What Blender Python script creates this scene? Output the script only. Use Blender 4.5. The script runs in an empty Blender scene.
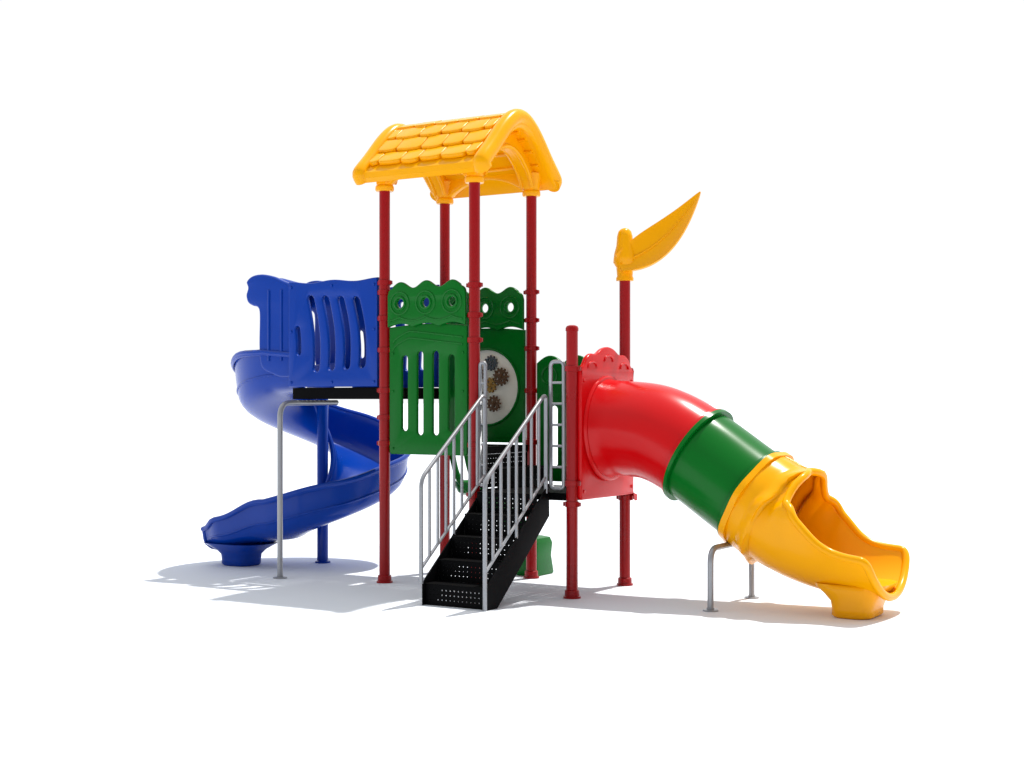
import bpy, bmesh, math, random
from mathutils import Vector, Matrix
sc = bpy.context.scene
R = math.radians
pi = math.pi
random.seed(4)

# ---------------------------------------------------------------- materials
def plastic(name, col, rough=0.22, bump=0.04, spec=0.27, coat=0.0, metal=0.0, var=0.06):
    m = bpy.data.materials.new(name); m.use_nodes = True
    nt = m.node_tree; b = nt.nodes['Principled BSDF']
    b.inputs['Metallic'].default_value = metal
    b.inputs['Specular IOR Level'].default_value = spec
    b.inputs['Coat Weight'].default_value = coat
    b.inputs['Coat Roughness'].default_value = 0.15
    tc = nt.nodes.new('ShaderNodeTexCoord')
    n = nt.nodes.new('ShaderNodeTexNoise'); n.inputs['Scale'].default_value = 2.3
    n.inputs['Detail'].default_value = 5
    nt.links.new(tc.outputs['Object'], n.inputs['Vector'])
    mx = nt.nodes.new('ShaderNodeMix'); mx.data_type = 'RGBA'
    mx.inputs[6].default_value = (*[c*(1-var) for c in col], 1)
    mx.inputs[7].default_value = (*[min(1, c*(1+var)) for c in col], 1)
    nt.links.new(n.outputs['Fac'], mx.inputs[0])
    nt.links.new(mx.outputs[2], b.inputs['Base Color'])
    mr = nt.nodes.new('ShaderNodeMapRange')
    mr.inputs['To Min'].default_value = rough-0.06; mr.inputs['To Max'].default_value = rough+0.08
    nt.links.new(n.outputs['Fac'], mr.inputs['Value'])
    nt.links.new(mr.outputs['Result'], b.inputs['Roughness'])
    n2 = nt.nodes.new('ShaderNodeTexNoise'); n2.inputs['Scale'].default_value = 140
    nt.links.new(tc.outputs['Object'], n2.inputs['Vector'])
    bp = nt.nodes.new('ShaderNodeBump'); bp.inputs['Strength'].default_value = bump
    bp.inputs['Distance'].default_value = 0.004
    nt.links.new(n2.outputs['Fac'], bp.inputs['Height'])
    nt.links.new(bp.outputs['Normal'], b.inputs['Normal'])
    return m
M_RED = plastic('red_plastic', (0.60, 0.001, 0.003))
M_POST = plastic('red_painted_steel', (0.32, 0.002, 0.004), 0.28)
M_GREEN = plastic('green_plastic', (0.0004, 0.138, 0.012), spec=0.18)
M_BLUE = plastic('blue_plastic', (0.0, 0.042, 0.34), spec=0.22)
M_YEL = plastic('yellow_plastic', (0.93, 0.40, 0.0), spec=0.17)
M_STEEL = plastic('galvanised_steel', (0.34, 0.35, 0.37), 0.32, metal=0.5)
M_BLACK = plastic('black_coated_steel', (0.0015, 0.0015, 0.002), 0.55, spec=0.06)
M_WHITE = plastic('cream_plastic', (0.80, 0.78, 0.68), 0.4)
M_GEAR = plastic('brown_plastic', (0.10, 0.05, 0.02), 0.5)
M_GEAR2 = plastic('grey_plastic', (0.07, 0.085, 0.095), 0.5)
M_GEAR3 = plastic('ochre_plastic', (0.33, 0.19, 0.04), 0.5)

# ---------------------------------------------------------------- helpers
ROOTLOC = Vector((1.1, 0.55, 0))
root = bpy.data.objects.new('playground_structure', None)
root.location = ROOTLOC; root.empty_display_size = 0.5
sc.collection.objects.link(root)
root['label'] = 'red, green, blue and yellow plastic playground tower with two slides'
root['category'] = 'playground set'
WLOC = {root.name: ROOTLOC.copy()}

def finish(bm, name, mats, parent=root, sharp=35, solid=None, subsurf=0, label=None):
    bmesh.ops.remove_doubles(bm, verts=bm.verts, dist=0.0004)
    bmesh.ops.recalc_face_normals(bm, faces=bm.faces)
    c = Vector((0, 0, 0)); lo = Vector((1e9,)*3); hi = Vector((-1e9,)*3)
    for v in bm.verts:
        for k in range(3):
            lo[k] = min(lo[k], v.co[k]); hi[k] = max(hi[k], v.co[k])
    c = (lo+hi)/2
    for v in bm.verts: v.co -= c
    me = bpy.data.meshes.new(name); bm.to_mesh(me); bm.free()
    for p in me.polygons: p.use_smooth = True
    me.set_sharp_from_angle(angle=R(sharp))
    if not isinstance(mats, (list, tuple)): mats = [mats]
    for m in mats: me.materials.append(m)
    o = bpy.data.objects.new(name, me); sc.collection.objects.link(o)
    o.parent = parent; o.location = c - WLOC[parent.name]; WLOC[o.name] = c
    if solid:
        s = o.modifiers.new('thickness', 'SOLIDIFY'); s.thickness = solid; s.offset = 0
    if subsurf:
        s = o.modifiers.new('smooth', 'SUBSURF'); s.levels = subsurf; s.render_levels = subsurf
    if label: o['label'] = label
    return o
def group(name, loc, label=None, parent=root):
    o = bpy.data.objects.new(name, None); sc.collection.objects.link(o); o.empty_display_size = 0.3
    o.parent = parent; loc = Vector(loc); o.location = loc-WLOC[parent.name]; WLOC[o.name] = loc
    if label: o['label'] = label
    return o

def addmesh(bm, me, mat=Matrix.Identity(4), mi=0):
    b2 = bmesh.new(); b2.from_mesh(me); b2.transform(mat)
    tmp = bpy.data.meshes.new('t'); b2.to_mesh(tmp); b2.free()
    n0 = len(bm.faces); bm.from_mesh(tmp); bm.faces.ensure_lookup_table()
    for f in bm.faces[n0:]: f.material_index = mi
    bpy.data.meshes.remove(tmp)

PQ = lambda p, q, z: Matrix(((1,0,0,p),(0,0,-1,q),(0,1,0,z),(0,0,0,1)))
QZ = lambda p, q, z: Matrix(((0,0,1,p),(1,0,0,q),(0,1,0,z),(0,0,0,1)))

def plate(bm, outline, holes, thick, M, bev=0.008, mi=0, res=2):
    cu = bpy.data.curves.new('c', 'CURVE'); cu.dimensions = '2D'; cu.fill_mode = 'BOTH'
    cu.extrude = thick/2-bev; cu.bevel_depth = bev; cu.bevel_resolution = res; cu.offset = -bev
    for pts in [outline]+list(holes):
        s = cu.splines.new('POLY'); s.points.add(len(pts)-1)
        for i, (x, y) in enumerate(pts): s.points[i].co = (x, y, 0, 1)
        s.use_cyclic_u = True
    o = bpy.data.objects.new('c', cu); sc.collection.objects.link(o)
    dg = bpy.context.evaluated_depsgraph_get(); dg.update()
    me = bpy.data.meshes.new_from_object(o.evaluated_get(dg))
    addmesh(bm, me, M, mi)
    bpy.data.objects.remove(o); bpy.data.curves.remove(cu); bpy.data.meshes.remove(me)

def circ(x, y, r, n=24, ry=None):
    ry = ry or r
    return [(x+r*math.cos(2*pi*i/n), y+ry*math.sin(2*pi*i/n)) for i in range(n)]
def slot(x, y0, y1, w, lean=0, bow=0, n=12):
    r = w/2; L = []; Rr = []; H = y1-y0
    ys = [(r-r*math.cos(pi/2*k/5)) for k in range(6)]+[r+(H-2*r)*k/n for k in range(1, n)]+[H-r+r*math.sin(pi/2*k/5) for k in range(6)]
    for yy in ys:
        e = min(yy, H-yy); hw = r if e >= r else math.sqrt(max(0, r*r-(r-e)**2))
        hw = max(hw, 0.002)
        t = yy/H; cx = x+lean*t+bow*math.sin(pi*t)
        L.append((cx-hw, y0+yy)); Rr.append((cx+hw, y0+yy))
    return L+Rr[::-1]
def rrect(x0, y0, x1, y1, r, n=5):
    out = []
    for cx, cy, a0 in ((x1-r, y0+r, -90), (x1-r, y1-r, 0), (x0+r, y1-r, 90), (x0+r, y0+r, 180)):
        for i in range(n+1):
            a = R(a0+90*i/n); out.append((cx+r*math.cos(a), cy+r*math.sin(a)))
    return out

def fillet(pts, r, n=7):
    pts = [Vector(p) for p in pts]; out = [pts[0]]
    for i in range(1, len(pts)-1):
        a, b, c = pts[i-1], pts[i], pts[i+1]
        d1 = (a-b); d2 = (c-b); rr = min(r, d1.length*0.49, d2.length*0.49)
        p0 = b+d1.normalized()*rr; p2 = b+d2.normalized()*rr
        for k in range(n+1):
            t = k/n; out.append(p0*(1-t)**2+b*2*t*(1-t)+p2*t*t)
    out.append(pts[-1]); return out

def pipe(bm, pts, r, seg=14, closed=False, mi=0):
    pts = [Vector(p) for p in pts]; n = len(pts)
    rs = r if isinstance(r, (list, tuple)) else [r]*n
    T = []
    for i in range(n):
        a = pts[(i-1) % n] if (closed or i > 0) else pts[i]
        b = pts[(i+1) % n] if (closed or i < n-1) else pts[i]
        T.append((b-a).normalized())
    up = Vector((0, 0, 1)) if abs(T[0].z) < 0.9 else Vector((1, 0, 0))
    N = (up-T[0]*up.dot(T[0])).normalized(); rings = []
    for i in range(n):
        N = (N-T[i]*N.dot(T[i])).normalized(); B = T[i].cross(N)
        rings.append([bm.verts.new(pts[i]+(N*math.cos(2*pi*k/seg)+B*math.sin(2*pi*k/seg))*rs[i]) for k in range(seg)])
    for i in range(n if closed else n-1):
        a = rings[i]; b = rings[(i+1) % n]
        for k in range(seg):
            f = bm.faces.new((a[k], a[(k+1) % seg], b[(k+1) % seg], b[k])); f.material_index = mi
    if not closed:
        for g in (rings[0], rings[-1]):
            f = bm.faces.new(g); f.material_index = mi

def lathe(bm, p, q, prof, seg=28, mi=0):
    rings = [[bm.verts.new((p+r*math.cos(2*pi*k/seg), q+r*math.sin(2*pi*k/seg), z)) for k in range(seg)] for r, z in prof]
    for i in range(len(rings)-1):
        for k in range(seg):
            f = bm.faces.new((rings[i][k], rings[i][(k+1) % seg], rings[i+1][(k+1) % seg], rings[i+1][k])); f.material_index = mi
    bm.faces.new(rings[0]); bm.faces.new(rings[-1])

def box(bm, lo, hi, bev=0.006, mi=0):
    b = bmesh.new(); bmesh.ops.create_cube(b, size=1)
    lo = Vector(lo); hi = Vector(hi); c = (lo+hi)/2; d = hi-lo
    for v in b.verts: v.co = Vector((v.co.x*d.x, v.co.y*d.y, v.co.z*d.z))+c
    if bev: bmesh.ops.bevel(b, geom=b.edges[:], offset=bev, segments=2, affect='EDGES')
    me = bpy.data.meshes.new('t'); b.to_mesh(me); b.free(); addmesh(bm, me, mi=mi); bpy.data.meshes.remove(me)

def sweep(bm, frames, profs, mi=0, closed=False):
    rings = []
    for (pos, side, up), pr in zip(frames, profs):
        rings.append([bm.verts.new(pos+side*a+up*b) for a, b in pr])
    m = len(rings[0])
    for i in range(len(rings)-1):
        for k in range(m if closed else m-1):
            k2 = (k+1) % m
            f = bm.faces.new((rings[i][k], rings[i][k2], rings[i+1][k2], rings[i+1][k])); f.material_index = mi
    return rings

def loft(bm, rings_co):
    rings = [[bm.verts.new(c) for c in r] for r in rings_co]
    for i in range(len(rings)-1):
        m_ = len(rings[i])
        for k in range(m_): bm.faces.new((rings[i][k], rings[i][(k+1) % m_], rings[i+1][(k+1) % m_], rings[i+1][k]))
    bm.faces.new(rings[0]); bm.faces.new(rings[-1])

def bolts(bm, M, pts, r=0.013, h=0.012, mi=0):
    for x, y in pts:
        plate(bm, circ(x, y, r, 8), [], h, M, 0.002, mi, 1)

def catmull(P, n):
    P = [Vector(p) for p in P]; P = [P[0]*2-P[1]]+P+[P[-1]*2-P[-2]]; out = []
    for i in range(1, len(P)-2):
        for k in range(n):
            t = k/n; a, b, c, d = P[i-1], P[i], P[i+1], P[i+2]
            out.append(0.5*((2*b)+(c-a)*t+(2*a-5*b+4*c-d)*t*t+(3*b-a-3*c+d)*t**3))
    out.append(P[-2]); return out
def sstep(x): x = max(0, min(1, x)); return x*x*(3-2*x)

S = 1.115
# ---------------------------------------------------------------- posts
def post(p, q, top, bands, dome=False, label=None):
    bm = bmesh.new(); r = 0.056
    prof = [(0.085, 0.0), (0.085, 0.018), (0.072, 0.022), (0.070, 0.075), (r, 0.082)]
    for z in sorted(bands):
        prof += [(r, z-0.028), (r+0.012, z-0.025), (r+0.012, z+0.025), (r, z+0.028)]
    if dome:
        prof += [(r, top-0.06), (0.062, top-0.058), (0.062, top-0.03), (0.052, top-0.012), (0.03, top-0.002), (0.004, top)]
    else: prof += [(r, top)]
    lathe(bm, p, q, prof)
    for z in bands:
        for s in (-1, 1):
            box(bm, (p+s*0.075-0.017, q-0.016, z-0.02), (p+s*0.075+0.017, q+0.016, z+0.02), 0.003)
    return finish(bm, 'support_post', M_POST, label=label)
post(0, 0, 4.15, [1.45, 1.72, 2.0, 2.42, 2.75, 3.02, 3.12])
post(S, 0, 4.15, [0.95, 1.45, 2.5, 2.75, 3.05])
post(S, S, 4.15, [0.95, 1.45, 2.0, 2.45, 2.75, 3.05])
post(0, S, 4.15, [1.45, 2.0, 2.75, 3.05])
post(2*S, 0, 2.62, [0.9, 1.1, 2.2], dome=True, label='short red steel post with domed cap')
post(2*S, S, 3.2, [0.9, 1.1, 2.2])

# ---------------------------------------------------------------- decks
def perf_plate(bm, w, h, M, dx=0.05, r=0.008, th=0.006):
    nx = max(1, int((w-0.05)/dx)); nz = max(1, int((h-0.03)/dx))
    holes = []
    for i in range(nx):
        for j in range(nz):
            holes.append(circ(w/2+(i-(nx-1)/2)*dx, h/2+(j-(nz-1)/2)*dx, r, 8))
    plate(bm, [(0, 0), (w, 0), (w, h), (0, h)], holes, th, M, 0.0012, 0, 0)
def deck(p0, p1, q0, q1, z, th=0.07):
    bm = bmesh.new()
    XY = Matrix(((1,0,0,p0),(0,1,0,q0),(0,0,1,z),(0,0,0,1)))
    perf_plate(bm, p1-p0, q1-q0, XY, 0.07, 0.010)
    box(bm, (p0, q0, z-th), (p1, q0+0.02, z-0.004), 0.003); box(bm, (p0, q1-0.02, z-th), (p1, q1, z-0.004), 0.003)
    box(bm, (p0, q0+0.021, z-th), (p0+0.02, q1-0.021, z-0.004), 0.003); box(bm, (p1-0.02, q0+0.021, z-th), (p1, q1-0.021, z-0.004), 0.003)
    for k in (1, 2):
        pp = p0+(p1-p0)*k/3
        box(bm, (pp-0.02, q0+0.021, z-th), (pp+0.02, q1-0.021, z-0.006), 0.003)
    return finish(bm, 'deck', M_BLACK)
deck(S+0.01, 2*S-0.01, 0.01, S-0.01, 1.0)
deck(0.01, S-0.01, 0.045, S-0.045, 1.42)
deck(-1.27, -0.01, 0.035, S-0.03, 2.03, 0.12)
bm = bmesh.new(); perf_plate(bm, 0.95, 0.34, QZ(S, 0.08, 1.01), r=0.006)
box(bm, (S+0.004, 0.08, 1.19), (S+0.22, 1.03, 1.21), 0.003)
perf_plate(bm, 0.95, 0.18, QZ(S+0.22, 0.08, 1.01), r=0.006)
finish(bm, 'step_riser', M_BLACK, label='black perforated steel step between decks')

# ---------------------------------------------------------------- green panels
def owl_outline(w, h, base=0.37):
    pts = []; n = 80
    for i in range(n+1):
        x = w*i/n; pts.append((x, 0.035*abs(math.sin(3*pi*i/n))))
    for i in range(n, -1, -1):
        x = w*i/n
        y = h-0.045+0.034*math.cos(2*pi*(x-w/2)/(w/2-0.16))+0.012*math.sin(pi*x/w)
        d = min(x, w-x)
        if d < 0.07: y = min(y, h-0.15+math.sqrt(max(0, 0.07**2-(0.07-d)**2))*1.2)
        pts.append((x, y))
    return pts
def owl(bm, M, w=0.965, h=0.47, side=1):
    holes = [circ(x, 0.245, 0.046, 20) for x in (0.16, w/2, w-0.16)]
    plate(bm, owl_outline(w, h), holes, 0.045, M, 0.012)
    for x in (0.16, w/2, w-0.16):
        for rr, tr in ((0.062, 0.014), (0.115, 0.010)):
            pts = [M @ Vector((x+rr*math.cos(2*pi*k/28), 0.245+rr*math.sin(2*pi*k/28), 0.022*side)) for k in range(28)]
            pipe(bm, pts, tr, 8, True)
    z = [M @ Vector((w*i/60, 0.10-0.035*abs(math.cos(3*pi*i/60)), 0.022*side)) for i in range(2, 59)]
    pipe(bm, z, 0.010, 8)
def lower_outline(w, h):
    pts = [(0.02, 0), (w-0.02, 0), (w, 0.02)]
    n = 40
    for i in range(n, -1, -1):
        pts.append((w*i/n, h-0.03+0.03*math.sin(pi*i/n)))
    pts.append((0, 0.02)); return pts
bm = bmesh.new(); w = 0.965; M = PQ(0.075, 0.0, 1.34)
hs = [slot(w*0.2, 0.24, 1.02, 0.078), slot(w*0.4, 0.20, 1.06, 0.078), slot(w*0.6, 0.20, 1.06, 0.078), slot(w*0.8, 0.24, 1.02, 0.078)]
plate(bm, lower_outline(w, 1.34), hs, 0.045, M, 0.012)
for s in (0, 1):
    rim = [M @ Vector((w/2-(w/2-0.05)*math.cos(pi*i/30), 1.12+0.07*s+0.09*math.sin(pi*i/30)-0.05*abs(math.cos(1.5*pi*i/30)), 0.022)) for i in range(31)]
    pipe(bm, rim, 0.010, 8)
bolts(bm, PQ(0.075, -0.026, 1.34), [(0.05, 0.06), (w-0.05, 0.06), (0.05, 0.65), (w-0.05, 0.65), (0.05, 1.04), (w-0.05, 1.04)])
finish(bm, 'guard_panel', M_GREEN, label='green plastic guard panel with four vertical slots')
bm = bmesh.new(); owl(bm, PQ(0.075, -0.034, 2.65)); finish(bm, 'guard_panel', M_GREEN, label='green panel of three scalloped eyes')
# rear gear panel
bm = bmesh.new(); M = PQ(0.075, S, 1.44); GZ = 0.60; GR = 0.41
plate(bm, lower_outline(w, 1.24), [circ(w/2, GZ, GR, 56)], 0.045, M, 0.012)
pipe(bm, [M @ Vector((w/2+(GR+0.006)*math.cos(2*pi*k/48), GZ+(GR+0.006)*math.sin(2*pi*k/48), 0.024)) for k in range(48)], 0.014, 8, True)
gp = finish(bm, 'gear_panel', M_GREEN)
bm = bmesh.new(); owl(bm, PQ(0.075, S-0.034, 2.65)); finish(bm, 'guard_panel', M_GREEN, label='green panel of three scalloped eyes')
bm = bmesh.new(); plate(bm, circ(w/2, GZ, GR-0.002, 48), [], 0.012, PQ(0.075, S-0.01, 1.44), 0.002); finish(bm, 'gear_backing_disc', M_WHITE, gp)
def gear(x, y, r, n, mat, d=0.0):
    pts = []
    for i in range(n):
        a = 2*pi*i/n
        for da, k in ((-0.30, 0.78), (-0.14, 1), (0.14, 1), (0.30, 0.78)):
            aa = a+da*2*pi/n; pts.append((w/2+x+r*k*math.cos(aa), GZ+y+r*k*math.sin(aa)))
    bm = bmesh.new(); plate(bm, pts, [circ(w/2+x+r*0.48*math.cos(t), GZ+y+r*0.48*math.sin(t), r*0.15, 10) for t in (0.5, 2.07, 3.64, 5.21)], 0.022, PQ(0.075, S-0.034-d, 1.44), 0.002)
    plate(bm, circ(w/2+x, GZ+y, r*0.2, 14), [], 0.04, PQ(0.075, S-0.04-d, 1.44), 0.004)
    finish(bm, 'gear', mat, gp)
gear(0.07, 0.26, 0.085, 12, M_GEAR2); gear(0.21, 0.11, 0.10, 13, M_GEAR, 0.026); gear(0.06, 0.02, 0.085, 11, M_GEAR3)
gear(0.12, -0.18, 0.09, 12, M_GEAR, 0.026); gear(-0.09, -0.10, 0.085, 11, M_GEAR2, 0.026); gear(-0.09, 0.14, 0.09, 12, M_GEAR, 0.026)
# tower 2 rear panel
bm = bmesh.new(); w2 = 0.965; M = PQ(S+0.075, S, 1.04)
out = [(0, 0), (w2, 0)]
for i in range(60, -1, -1):
    x = w2*i/60; out.append((x, 1.25+0.08*abs(math.sin(3*pi*i/60))))
plate(bm, out, [slot(w2*k, 0.15, 0.80, 0.085) for k in (0.22, 0.41, 0.60, 0.79)], 0.045, M, 0.012)
for x in (0.16, w2/2, w2-0.16):
    pipe(bm, [M @ Vector((x+0.09*math.cos(2*pi*k/28), 1.12+0.09*math.sin(2*pi*k/28), 0.022)) for k in range(28)], 0.012, 8, True)
finish(bm, 'guard_panel', M_GREEN, label='green slotted guard panel with scalloped top')

# ---------------------------------------------------------------- blue barrier panels
def blue_panel(q, side):
    bm = bmesh.new(); w = 1.2; h = 1.15; M = PQ(-1.28, q, 2.04)
    out = [(0, 0), (w, 0), (w, h-0.01)]
    n = 50
    for i in range(n, -1, -1):
        t = i/n; out.append((w*t, h-0.020+0.012*math.cos(4*pi*t)))
    hs = []
    for i in range(4):
        hs.append(slot(0.38+i*0.205, 0.16+0.012*i, 0.99-0.012*i, 0.092, lean=-0.085, bow=0.045, n=24))
    hs.append(slot(0.14, 0.34, 0.66, 0.065, lean=-0.02, bow=0.01))
    plate(bm, out, hs, 0.05, M, 0.014)
    bolts(bm, PQ(-1.28, q-0.03, 2.04), [(0.04, 0.05), (w-0.04, 0.05), (0.04, 0.6), (w-0.04, 0.6), (0.04, 1.08), (w-0.04, 1.07), (w/2, 0.05), (w/2, 1.08)], 0.015)
    finish(bm, 'guard_panel', M_BLUE, label='blue plastic guard panel with curved slots')
blue_panel(0.0, 1); blue_panel(S, 1)

# ---------------------------------------------------------------- spiral slide
CX, CQ, RC = -1.70, 1.08, 0.56
fr = []; prof = []
path = []
for i in range(6): path.append((Vector((-1.29-0.41*i/6, CQ-RC, 2.02-0.03*i/6)), pi))
N = 60; EXL = 1.02
for i in range(N+1):
    t = i/N; th = R(270)-2*pi*t; z = 1.99-1.64*(t*0.9+0.1*sstep(t))
    path.append((Vector((CX+RC*math.cos(th), CQ+RC*math.sin(th), z)), th-pi/2))
for i in range(1, 15):
    t = i/14; path.append((Vector((CX-EXL*t, CQ-RC, 0.35-0.13*sstep(t*1.3))), pi))
base = [(-.455, .24), (-.44, .29), (-.405, .285), (-.39, .2), (-.36, .09), (-.27, .02), (-.1, -.02), (.1, -.02), (.28, .015), (.375, .08), (.405, .2), (.425, .38), (.44, .47), (.465, .485), (.475, .44)]
n = len(path)
for i, (pos, hd) in enumerate(path):
    fr.append((pos, Vector((-math.sin(hd), math.cos(hd), 0)), Vector((0, 0, 1))))
    t = i/(n-1)
    ko = 0.78+0.34*sstep(t/0.16)-0.22*sstep((t-0.22)/0.4)
    ki = 1.0
    if t > 0.80:
        e = sstep((t-0.80)/0.2); ko = 0.90-0.28*e; ki = 1.0
    rnd = sstep((t-0.95)/0.05)
    ko *= 1+0.02*math.sin(t*60)
    prof.append([(a*(1-0.25*rnd), b*(ko if a > 0 else ki)*(1-0.35*rnd) if b > 0.05 else b-0.03*rnd) for a, b in base])
bm = bmesh.new(); sweep(bm, fr, prof)
spiral = finish(bm, 'spiral_slide', M_BLUE, solid=0.035, subsurf=1, sharp=60, label='blue open spiral slide winding around a pole')
def pp3(i, k): pos, sd, up = fr[i]; a, b = prof[i][k]; return pos+sd*a+up*b
bm = bmesh.new()
pipe(bm, [pp3(i, 13) for i in range(0, n)]+[pp3(n-1, k) for k in range(12, 0, -1)]+[pp3(i, 1) for i in range(n-1, 0, -1)], 0.030, 10)
finish(bm, 'rolled_rim', M_BLUE, spiral)
bm = bmesh.new(); pts = []
for k in range(3, n-2):
    pos, sd, up = fr[k]; a, b = prof[k][10]
    pts.append(pos+sd*(a+0.013)+up*b)
pipe(bm, pts, 0.013, 8)
finish(bm, 'moulded_ridge', M_BLUE, spiral)
bm = bmesh.new(); lathe(bm, CX, CQ, [(0.09, 0), (0.09, 0.02), (0.065, 0.03), (0.065, 2.1), (0.05, 2.13), (0.01, 2.14)])
finish(bm, 'centre_pole', M_BLUE, spiral)
bm = bmesh.new(); e = -2.36
loft(bm, [[(e+x, CQ-RC-0.10+y, z) for x, y in rrect(-a, -b, a, b, min(a, b)*0.75)] for z, a, b in [(0.0, 0.19, 0.16), (0.02, 0.215, 0.18), (0.07, 0.215, 0.18), (0.13, 0.22, 0.19), (0.18, 0.27, 0.23), (0.22, 0.34, 0.28), (0.26, 0.42, 0.32)]])
finish(bm, 'slide_foot', M_BLUE, spiral, sharp=80)
bm = bmesh.new()
def hood_outline():
    ctrl = [(0.06, 0.12), (0.06, 1.06), (0.02, 1.13), (-0.08, 1.155), (-0.18, 1.19), (-0.30, 1.235), (-0.46, 1.265), (-0.60, 1.25), (-0.68, 1.19), (-0.66, 1.12), (-0.685, 1.04), (-0.66, 0.96), (-0.59, 0.92), (-0.52, 0.90), (-0.49, 0.82), (-0.495, 0.5), (-0.48, 0.30), (-0.42, 0.2), (-0.2, 0.12)]
    return [(v.x, v.y) for v in catmull([(a, b, 0) for a, b in ctrl], 5)]
for q in (0.10, S-0.06):
    plate(bm, hood_outline(), [], 0.09, PQ(-1.285, q, 2.03), 0.03, 0, 4)
for x in (-0.16, -0.34):
    pipe(bm, [PQ(-1.285, 0.10, 2.03) @ Vector((x, y, 0.043)) for y in (0.3, 0.6, 1.08)], 0.018, 8)
for dx, z, r in ((-0.59, 3.16, 0.085), (-0.59, 3.02, 0.07)):
    pipe(bm, [(-1.285+dx, 0.10, z), (-1.285+dx, 0.55, z+0.05), (-1.285+dx, S-0.08, z)], r, 16)
finish(bm, 'entrance_hood', M_BLUE, spiral)
bm = bmesh.new()
pipe(bm, fillet([(-1.16, -0.30, 0.0), (-1.16, -0.30, 1.87), (-1.16, 0.66, 1.87)], 0.16, 9), 0.03)
lathe(bm, -1.16, -0.30, [(0.075, 0), (0.075, 0.012), (0.034, 0.016), (0.034, 0.03)])
finish(bm, 'support_leg', M_STEEL, spiral)

# ---------------------------------------------------------------- tube slide
tp = catmull([(2.27, .56, 1.62), (2.55, .56, 1.62), (2.9, .55, 1.57), (3.3, .53, 1.38), (3.89, .49, 1.00), (4.3, .46, .78), (4.7, .44, .66), (5.16, .43, .615)], 16)
L = [0]
for i in range(1, len(tp)): L.append(L[-1]+(tp[i]-tp[i-1]).length)
def at(s):
    s = max(0, min(L[-1]-1e-4, s))
    for i in range(1, len(L)):
        if L[i] >= s:
            f = (s-L[i-1])/(L[i]-L[i-1]); return tp[i-1].lerp(tp[i], f), (tp[i]-tp[i-1]).normalized()
def frame(s):
    pos, _ = at(s); a, _ = at(s-0.05); b, _ = at(s+0.05); t = (b-a).normalized()
    side = t.cross(Vector((0, 0, 1))).normalized(); up = side.cross(t).normalized()
    return pos, side, up
s_red = L[16*3]; s_gr = L[16*4]; s_end = L[-1]-0.001
TR = 0.455
def tube(bm, s0, s1, rf, n=20, seg=56):
    F = [frame(s0+(s1-s0)*i/n) for i in range(n+1)]
    sweep(bm, F, [[(rf(i/n)*math.sin(2*pi*k/seg), -rf(i/n)*math.cos(2*pi*k/seg)) for k in range(seg)] for i in range(n+1)], closed=True)
def ring(bm, s, r, tr):
    pos, sd, up = frame(s)
    pipe(bm, [pos+(sd*math.sin(2*pi*k/56)-up*math.cos(2*pi*k/56))*r for k in range(56)], tr, 10, True)
def flange(bm, s, r0, r1, w, wav=0):
    F = [frame(s-w/2), frame(s-w/2), frame(s+w/2), frame(s+w/2)]
    sweep(bm, F, [[((rr+wv*wav*math.cos(7*2*pi*k/84))*math.sin(2*pi*k/84), -(rr+wv*wav*math.cos(7*2*pi*k/84))*math.cos(2*pi*k/84)) for k in range(84)] for rr, wv in ((r0, 0), (r1, 1), (r1, 1), (r0, 0))], closed=True)
bm = bmesh.new(); tube(bm, 0.0, s_red, lambda t: TR+0.055*max(0, 1-t/0.22)**2, 30); tslide = finish(bm, 'tube_slide', M_RED, solid=0.02, sharp=60, label='tube slide of red, green and yellow sections')
bm = bmesh.new(); flange(bm, s_red-0.018, TR, TR+0.035, 0.022); finish(bm, 'flange', M_RED, tslide)
bm = bmesh.new(); ring(bm, 0.065, TR+0.04, 0.026); finish(bm, 'flange', M_RED, tslide)
bm = bmesh.new(); tube(bm, s_red, s_gr, lambda t: TR-0.008, 12); finish(bm, 'tube_section', M_GREEN, tslide, solid=0.02, sharp=60, label='green middle tube section')
bm = bmesh.new(); flange(bm, s_red+0.014, TR-0.01, TR+0.045, 0.035); finish(bm, 'flange', M_GREEN, tslide)
bm = bmesh.new(); flange(bm, s_gr-0.02, TR-0.01, TR+0.03, 0.03); finish(bm, 'flange', M_GREEN, tslide)
bm = bmesh.new(); w = 1.12
ctrl = [(0.02, 0), (w-0.02, 0), (w, 0.03), (w, 1.18), (w-0.02, 1.26), (w-0.07, 1.31), (w-0.12, 1.37), (w-0.20, 1.41), (w-0.28, 1.41), (w-0.34, 1.42), (w/2+0.12, 1.465), (w/2, 1.485), (w/2-0.12, 1.465), (0.34, 1.42), (0.28, 1.41), (0.20, 1.41), (0.12, 1.37), (0.07, 1.31), (0.02, 1.26), (0, 1.18), (0, 0.03)]
v = [(a.x, a.y) for a in catmull([(a, b, 0) for a, b in ctrl], 4)]
plate(bm, v, [circ(0.545, 0.68, 0.45, 48)], 0.05, QZ(2.30, 0.015, 0.94), 0.015)
M = QZ(2.327, 0.015, 0.94)
for x, y in ((0.22, 1.27), (w/2, 1.34), (w-0.22, 1.27)):
    pipe(bm, [M @ Vector((x+0.09*math.cos(a), y+0.06*math.sin(a), 0)) for a in [pi*k/12 for k in range(13)]], 0.011, 8)
bolts(bm, M, [(0.05, 0.08), (w-0.05, 0.08), (0.05, 0.6), (w-0.05, 0.6), (0.05, 1.15), (w-0.05, 1.15)], 0.018)
finish(bm, 'entrance_panel', M_RED, tslide)
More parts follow.
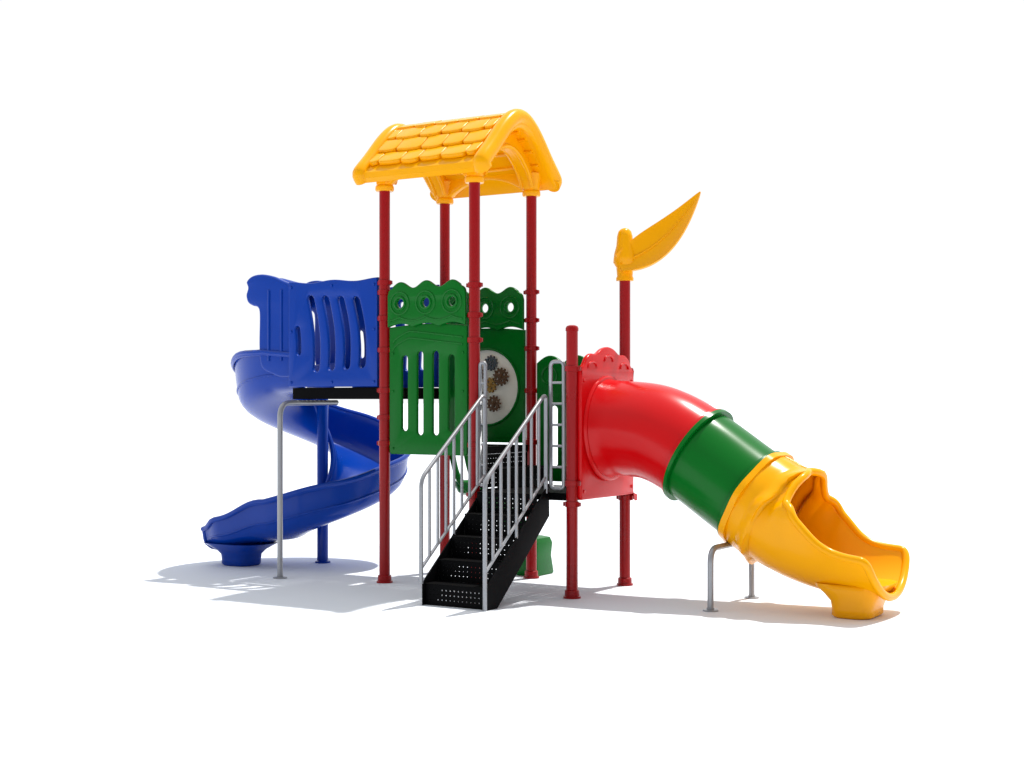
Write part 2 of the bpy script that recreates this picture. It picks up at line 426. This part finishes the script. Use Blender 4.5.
# yellow exit
bm = bmesh.new(); F = []; P = []; D = []
Ly = s_end-s_gr; NS = 90; seg = 40; SC = 0.27
for i in range(NS+1):
    s = Ly*i/NS; f = frame(s_gr+s); F.append(f)
    a1 = 112-10*sstep((s-SC-0.15)/0.25)-27*sstep((s-0.62)/(Ly-0.55))+5*math.sin((s-SC)*7.0)
    a = 179.0 if s < SC else 179-sstep((s-SC)/0.16)*(179-a1)
    a = R(a); fl = sstep((s-0.16)/0.14)
    end = sstep((s-Ly+0.35)/0.35)
    pr = []
    dd = []
    for k in range(seg+1):
        ph = -a+2*a*k/seg; e = abs(ph)/a; c = max(0, -math.cos(ph))
        r = TR+0.006+0.012*math.sin(min(1, s/0.3)*pi)+fl*0.055*(e**6 if s >= SC else 1)*(1+0.6*math.cos(7*ph))*(1-0.6*sstep((s-0.5)/0.2))+0.02*end*e
        r += 0.05*sstep((s-SC-0.1)/0.3)*e**4
        pr.append((r*math.sin(ph)*(1+0.05*end), -r*math.cos(ph)*(1-0.06*end)))
        dd.append(0.10*c*sstep(s/SC)*(1+0.25*math.cos(9*ph))+(0.08*end*(1-e*e)))
    P.append(pr); D.append(dd)
def P3(i, k):
    pos, sd, up = F[i]; a, b = P[i][k]; return pos+sd*a+up*b+up.cross(sd)*D[i][k]
V = [[bm.verts.new(P3(i, k)) for k in range(seg+1)] for i in range(NS+1)]
for i in range(NS):
    for k in range(seg): bm.faces.new((V[i][k], V[i][k+1], V[i+1][k+1], V[i+1][k]))
ex = finish(bm, 'slide_exit', M_YEL, tslide, solid=0.035, sharp=75, label='yellow open slide exit with wavy rim')
bm = bmesh.new()
i0 = int(SC/Ly*NS)
rimp = [P3(i, 0) for i in range(NS-1, i0-1, -1)]+[P3(i, seg) for i in range(i0, NS)]+[P3(NS, k) for k in range(seg-1, 0, -1)]
for _ in range(4): rimp = [(rimp[i-1]+rimp[i]*2+rimp[(i+1) % len(rimp)])/4 for i in range(len(rimp))]
pipe(bm, rimp, 0.036, 12, True)
finish(bm, 'rolled_rim', M_YEL, ex)
bm = bmesh.new(); flange(bm, s_gr+0.03, TR, TR+0.05, 0.06, 0.012); finish(bm, 'flange', M_YEL, ex)
bm = bmesh.new()
loft(bm, [[(4.92+dx+x, 0.33+dy+y, z) for x, y in rrect(-a, -b, a, b, min(a, b)*0.7)] for z, a, b, dx, dy in [(0.0, 0.16, 0.23, 0, 0), (0.02, 0.185, 0.255, 0, 0), (0.08, 0.185, 0.26, 0, 0.01), (0.14, 0.20, 0.28, 0, 0.03), (0.20, 0.25, 0.31, -0.02, 0.06), (0.25, 0.30, 0.34, -0.04, 0.08), (0.29, 0.34, 0.34, -0.05, 0.09)]])
finish(bm, 'slide_foot', M_YEL, ex, sharp=80)
bm = bmesh.new()
pipe(bm, fillet([(3.70, -0.08, 0), (3.70, -0.08, 0.56), (3.70, 0.9, 0.56), (3.70, 0.9, 0)], 0.13, 9), 0.028)
for q in (-0.08, 0.9): lathe(bm, 3.70, q, [(0.07, 0), (0.07, 0.012), (0.034, 0.016), (0.034, 0.03)])
finish(bm, 'support_leg', M_STEEL, tslide)

# ---------------------------------------------------------------- staircase
PL, PR = 1.28, 1.98
stair = group('staircase', (1.63, -0.55, 0), 'black perforated steel stairs with grey handrails')
for p in (PL, PR):
    bm = bmesh.new()
    plate(bm, [(-1.14, 0.0), (-1.14, 0.20), (-1.08, 0.26), (-0.02, 1.09), (-0.01, 0.78), (-0.96, 0.0)], [], 0.014, QZ(p, 0, 0), 0.003)
    finish(bm, 'stringer', M_BLACK, stair)
for i in range(5):
    bm = bmesh.new(); q = -1.10+0.22*i
    perf_plate(bm, PR-PL-0.016, 0.198, PQ(PL+0.008, q, 0.2*i+0.002), 0.045, 0.0045 if i else 0.007, 0.005)
    perf_plate(bm, PR-PL-0.016, 0.24, Matrix(((1,0,0,PL+0.008),(0,1,0,q-0.012),(0,0,1,0.2*(i+1)-0.001),(0,0,0,1))), 0.045, 0.0045, 0.005)
    finish(bm, 'step', M_BLACK, stair)
for p, zf in ((PL-0.005, 0.2), (PR-0.005, 0.0)):
    bm = bmesh.new(); r = 0.02; q0 = -1.155; z0 = 1.17; q1 = -0.06; z1 = 1.97
    sl = lambda q: z0+(z1-z0)*(q-q0)/(q1-q0)
    lowz = lambda q: 0.34+(1.16-0.34)*(q-q0)/(q1-q0)
    pipe(bm, fillet([(p, q0, zf), (p, q0, z0), (p, q1, z1), (p, q1, 1.0)], 0.09), r, 12)
    pipe(bm, [(p, q0, lowz(q0)), (p, q1, lowz(q1))], 0.015, 10)
    for k in range(1, 8):
        q = q0+(q1-q0)*k/8
        pipe(bm, [(p, q, lowz(q)-(0.14 if k in (4,) else 0)), (p, q, sl(q)-0.01)], 0.0145, 10)
    finish(bm, 'handrail', M_STEEL, stair)
for a, b in ((S+0.075, PL-0.03), (PR+0.02, 2*S-0.085)):
    bm = bmesh.new(); q = -0.01
    pipe(bm, fillet([(a, q, 1.6), (a, q, 2.27), (b, q, 2.27), (b, q, 1.05), (a, q, 1.05), (a, q, 1.6)], 0.05), 0.019, 12)
    for k in range(1, 6): pipe(bm, [(a, q, 1.05+1.22*k/6), (b, q, 1.05+1.22*k/6)], 0.012, 10)
    finish(bm, 'guard_loop', M_STEEL, stair)

# ---------------------------------------------------------------- roof
bm = bmesh.new(); QC = S/2; P0, P1 = -0.25, 1.36
RK = 0.22
def roofline(q, top, half, drop):
    d = abs(q-QC)/half; c = math.sqrt(RK); m = math.sqrt(1+RK)-c
    return top-drop*(math.sqrt(d*d+RK)-c)/m+0.06*max(0, d-0.6)**2/0.16
outer = []; inner = []
HW = 0.72; TZ = 4.83; DR = 0.60
for i in range(41):
    q = QC-HW+2*HW*i/40; outer.append((q, roofline(q, TZ, HW, DR)))
for i in range(41):
    q = QC-(HW-0.07)+2*(HW-0.07)*i/40; inner.append((q, roofline(q, TZ-0.15, HW, DR)))
ez = outer[0][1]
ol = outer[:]+[(QC+HW+0.04, ez-0.04), (QC+HW+0.035, ez-0.10), (QC+HW-0.01, ez-0.14)]+inner[::-1]+[(QC-HW+0.01, ez-0.14), (QC-HW-0.035, ez-0.10), (QC-HW-0.04, ez-0.04)]
plate(bm, ol, [], P1-P0, QZ((P0+P1)/2, 0, 0), 0.045, 0, 5)
for pp in (P0+0.06, P1-0.06):
    pipe(bm, fillet([(pp, QC-HW+0.04, ez-0.10), (pp, QC-HW-0.01, ez-0.05)]+[(pp, q, z-0.03) for q, z in outer[2:-2]]+[(pp, QC+HW+0.01, ez-0.05), (pp, QC+HW-0.04, ez-0.10)], 0.03, 3), 0.088, 18)
for i in range(6, 36, 4):
    q, z = inner[i]; pipe(bm, [(P0+0.1, q, z-0.005), (P1-0.1, q, z-0.005)], 0.02, 8)
def arch(w0, w1, ztop_fn, zb, zap):
    pts = []
    for i in range(31):
        q = w0+(w1-w0)*i/30; pts.append((q, ztop_fn(q)))
    pts += [(w1, zb)]
    a0 = w0+0.18; a1 = w1-0.18
    for i in range(30, -1, -1):
        t = i/30; q = a0+(a1-a0)*t; pts.append((q, zb+(zap-zb)*math.sin(pi*t)**0.75))
    pts += [(w0, zb)]; return pts
for pp in (0.0, S):
    A0 = arch(-0.085, S+0.085, lambda q: roofline(q, TZ-0.10, HW, DR), 4.14, 4.50)
    plate(bm, A0, [], 0.12, QZ(pp, 0, 0), 0.03, 0, 3)
    A = A0[32:-1]
    for s in (-1, 1): pipe(bm, [(pp+s*0.06, q, z+0.02) for q, z in A], 0.022, 8)
for qq in (0.0, S):
    plate(bm, arch(-0.08, S+0.08, lambda q: 4.36, 4.14, 4.29), [], 0.09, PQ(0, qq, 0), 0.02)
roof = finish(bm, 'roof', M_YEL, label='yellow plastic gable roof moulded with shingles')
for sd in (-1, 1):
    bm = bmesh.new()
    for rI in range(4):
        u0 = 0.08+0.222*rI; u1 = u0+0.25
        q0 = QC+sd*HW*u0; q1 = QC+sd*HW*u1
        z0 = roofline(q0, TZ, HW, DR)+0.008; z1 = roofline(q1, TZ, HW, DR)+0.036
        A = Vector((0, q0, z0)); B = Vector((0, q1, z1)); dn = (B-A); ln = dn.length; dn.normalize()
        cols = 5; W0 = P0+0.14; W1 = P1-0.14; wd = (W1-W0)/cols
        xs = [W0]+[W0+wd*(c+(0.5 if rI % 2 else 0))+random.uniform(-0.03, 0.03) for c in range(0 if rI % 2 else 1, cols)]+[W1]
        for c in range(len(xs)-1):
            x0 = xs[c]+0.003; x1 = xs[c+1]-0.003
            w_ = x1-x0
            if w_ < 0.05: continue
            l2 = ln+random.uniform(-0.022, 0.012)
            rr = min(0.045, w_*0.35); sag = 0.010
            o = []
            for cx, cy, a0 in ((w_-rr, l2-rr-sag, 0), (None, None, None), (rr, l2-rr-sag, 90)):
                if cx is None: o.append((w_/2, l2)); continue
                for k in range(6):
                    a = R(a0+18*k); o.append((cx+rr*math.cos(a), cy+rr*math.sin(a)))
            o += [(0, 0), (w_, 0)]
            zax = Vector((1, 0, 0)).cross(dn); h_ = random.uniform(-0.004, 0.004)
            M = Matrix(((1, dn.x, zax.x, x0), (0, dn.y, zax.y, A.y), (0, dn.z, zax.z, A.z+h_), (0, 0, 0, 1)))
            plate(bm, o, [], 0.052, M, 0.014, 0, 3)
    finish(bm, 'shingle_relief', M_YEL, roof)
for p, q in ((0, 0), (S, 0), (S, S), (0, S)):
    bm = bmesh.new(); lathe(bm, p, q, [(0.062, 4.07), (0.090, 4.07), (0.098, 4.085), (0.096, 4.12), (0.084, 4.135), (0.092, 4.22), (0.12, 4.31), (0.06, 4.36)])
    finish(bm, 'post_cap', M_YEL, roof)

# ---------------------------------------------------------------- leaf
fx, fq = 2*S, S
bm = bmesh.new()
lathe(bm, fx, fq, [(0.06, 3.12), (0.088, 3.12), (0.09, 3.15), (0.080, 3.17), (0.088, 3.26), (0.12, 3.31), (0.11, 3.40), (0.088, 3.48), (0.080, 3.58), (0.066, 3.63), (0.04, 3.655), (0.01, 3.665)])
leaf_cap = finish(bm, 'leaf_ornament', M_YEL, sharp=70, label='yellow leaf ornament on post cap')
bm = bmesh.new()
right = Vector((0.853, 0.522, 0)); back = Vector((-0.522, 0.853, 0)); up = Vector((0, 0, 1))
NL = 40; NW = 12; top = []
def mid(t): return (-0.07+0.84*t, 3.29+0.40*t+0.34*t**2.6-0.03*math.sin(pi*t))
for i in range(NL+1):
    t = i/NL
    x_, z_ = mid(t); xa, za = mid(t-0.01); xb, zb = mid(t+0.01) if t < 1 else mid(1.0)
    if i == 0: xa, za = mid(0.0); xb, zb = mid(0.02)
    c = Vector((fx, fq, 0))+right*x_+up*z_+back*(0.04*math.sin(pi*t)-0.08+0.04*t)
    dx_, dz_ = xb-xa, zb-za; dl = math.hypot(dx_, dz_); dx_ /= dl; dz_ /= dl
    wdir = right*(-dz_)+up*dx_
    an = R(8+28*t); wdir = (wdir*math.cos(an)+back*math.sin(an)).normalized()
    c2 = right*dx_+up*dz_
    hw = 0.175*math.sin(pi*(0.14+t*0.86))**0.85+0.003
    nn = c2.cross(wdir).normalized()
    ring_ = []
    for k in range(NW+1):
        x = 2*k/NW-1; ring_.append(c+wdir*hw*x+nn*(0.28*hw*x*x))
    th_ = 0.024*(1-0.6*t)
    top.append((ring_, nn, th_))
fr_ = [[bm.verts.new(v+nn*th_) for v in r_] for r_, nn, th_ in top]
bk_ = [[bm.verts.new(v-nn*th_) for v in r_] for r_, nn, th_ in top]
for i in range(NL):
    for k in range(NW):
        bm.faces.new((fr_[i][k], fr_[i][k+1], fr_[i+1][k+1], fr_[i+1][k])); bm.faces.new((bk_[i][k], bk_[i+1][k], bk_[i+1][k+1], bk_[i][k+1]))
    for k in (0, NW): bm.faces.new((fr_[i][k], fr_[i+1][k], bk_[i+1][k], bk_[i][k]))
for i in (0, NL):
    for k in range(NW): bm.faces.new((fr_[i][k], fr_[i][k+1], bk_[i][k+1], bk_[i][k]))
pipe(bm, [r_[NW//2]+nn*th_ for r_, nn, th_ in top[1:-3]], [0.016*(1-0.7*i/NL) for i in range(NL-3)], 8)
finish(bm, 'leaf_blade', M_YEL, leaf_cap, sharp=60)

# ---------------------------------------------------------------- green climber behind the tower
cp = catmull([(0.05, 1.28, 1.38), (0.1, 1.38, 1.02), (0.3, 1.48, 0.80), (0.55, 1.55, 0.62), (0.8, 1.50, 0.42), (0.95, 1.45, 0.22), (1.0, 1.42, 0.0)], 10)
climb = group('climber', (0.5, 1.45, 0), 'green plastic climber with step pods')
for dq in (-0.13, 0.16):
    bm = bmesh.new(); pipe(bm, [p+Vector((0, dq, 0)) for p in cp], 0.035, 12); finish(bm, 'climber_rail', M_GREEN, climb)
for k, i in enumerate((12, 24, 36, 48)):
    bm = bmesh.new(); c = cp[i]
    lathe(bm, c.x, c.y, [(0.05, c.z-0.13), (0.12, c.z-0.10), (0.16, c.z-0.02), (0.16, c.z+0.02), (0.14, c.z+0.035), (0.02, c.z+0.04)], 24)
    finish(bm, 'step_pod', M_GREEN, climb)
bm = bmesh.new()
loft(bm, [[(0.97+x, 1.43+y, z) for x, y in rrect(-a, -b, a, b, 0.05)] for z, a, b in [(0, 0.13, 0.2), (0.02, 0.14, 0.21), (0.2, 0.12, 0.19), (0.34, 0.13, 0.2), (0.40, 0.11, 0.18), (0.42, 0.06, 0.1)]])
finish(bm, 'climber_foot', M_GREEN, climb)

# ---------------------------------------------------------------- ground
bm = bmesh.new(); bmesh.ops.create_grid(bm, x_segments=4, y_segments=4, size=600)
me = bpy.data.meshes.new('ground'); bm.to_mesh(me); bm.free()
g = bpy.data.objects.new('ground', me); sc.collection.objects.link(g); g['kind'] = 'structure'
g['label'] = 'smooth white ground sheet'
gm = plastic('white_ground', (0.77, 0.81, 0.87), 0.7, bump=0.02, spec=0.1, var=0.01); me.materials.append(gm)

# ---------------------------------------------------------------- light: bright studio-like environment, dimmer behind the camera
w_ = bpy.data.worlds.new('World'); sc.world = w_; w_.use_nodes = True
nt = w_.node_tree; bg = nt.nodes['Background']; bg.inputs[1].default_value = 1.04
tc = nt.nodes.new('ShaderNodeTexCoord')
dt = nt.nodes.new('ShaderNodeVectorMath'); dt.operation = 'DOT_PRODUCT'
dt.inputs[1].default_value = (-0.55, 0.70, 0.45)
nt.links.new(tc.outputs['Generated'], dt.inputs[0])
cr = nt.nodes.new('ShaderNodeValToRGB')
mr = nt.nodes.new('ShaderNodeMapRange'); mr.inputs['From Min'].default_value = -1; mr.inputs['From Max'].default_value = 1
nt.links.new(dt.outputs['Value'], mr.inputs['Value']); nt.links.new(mr.outputs['Result'], cr.inputs['Fac'])
el = cr.color_ramp.elements
el[0].position = 0.20; el[0].color = (0.26, 0.27, 0.29, 1)
el[1].position = 0.70; el[1].color = (0.97, 0.985, 1.0, 1)
nt.links.new(cr.outputs['Color'], bg.inputs['Color'])
su = bpy.data.lights.new('sun', 'SUN'); su.energy = 4.2; su.angle = R(1.2); su.color = (1, 0.97, 0.92)
so = bpy.data.objects.new('sun', su); sc.collection.objects.link(so)
so.rotation_euler = Vector((-0.43, -1.788, -4.5)).to_track_quat('-Z', 'Y').to_euler()

# ---------------------------------------------------------------- camera
cam = bpy.data.cameras.new('camera'); co = bpy.data.objects.new('camera', cam); sc.collection.objects.link(co)
cam.lens = 50; cam.sensor_width = 36; cam.clip_end = 3000; cam.shift_y = 16/1024
co.location = (8.86, -11.94, 1.9); co.rotation_euler = (R(90), 0, R(31.46))
sc.camera = co
sc.view_settings.view_transform = 'Standard'; sc.view_settings.look = 'None'; sc.view_settings.exposure = 0
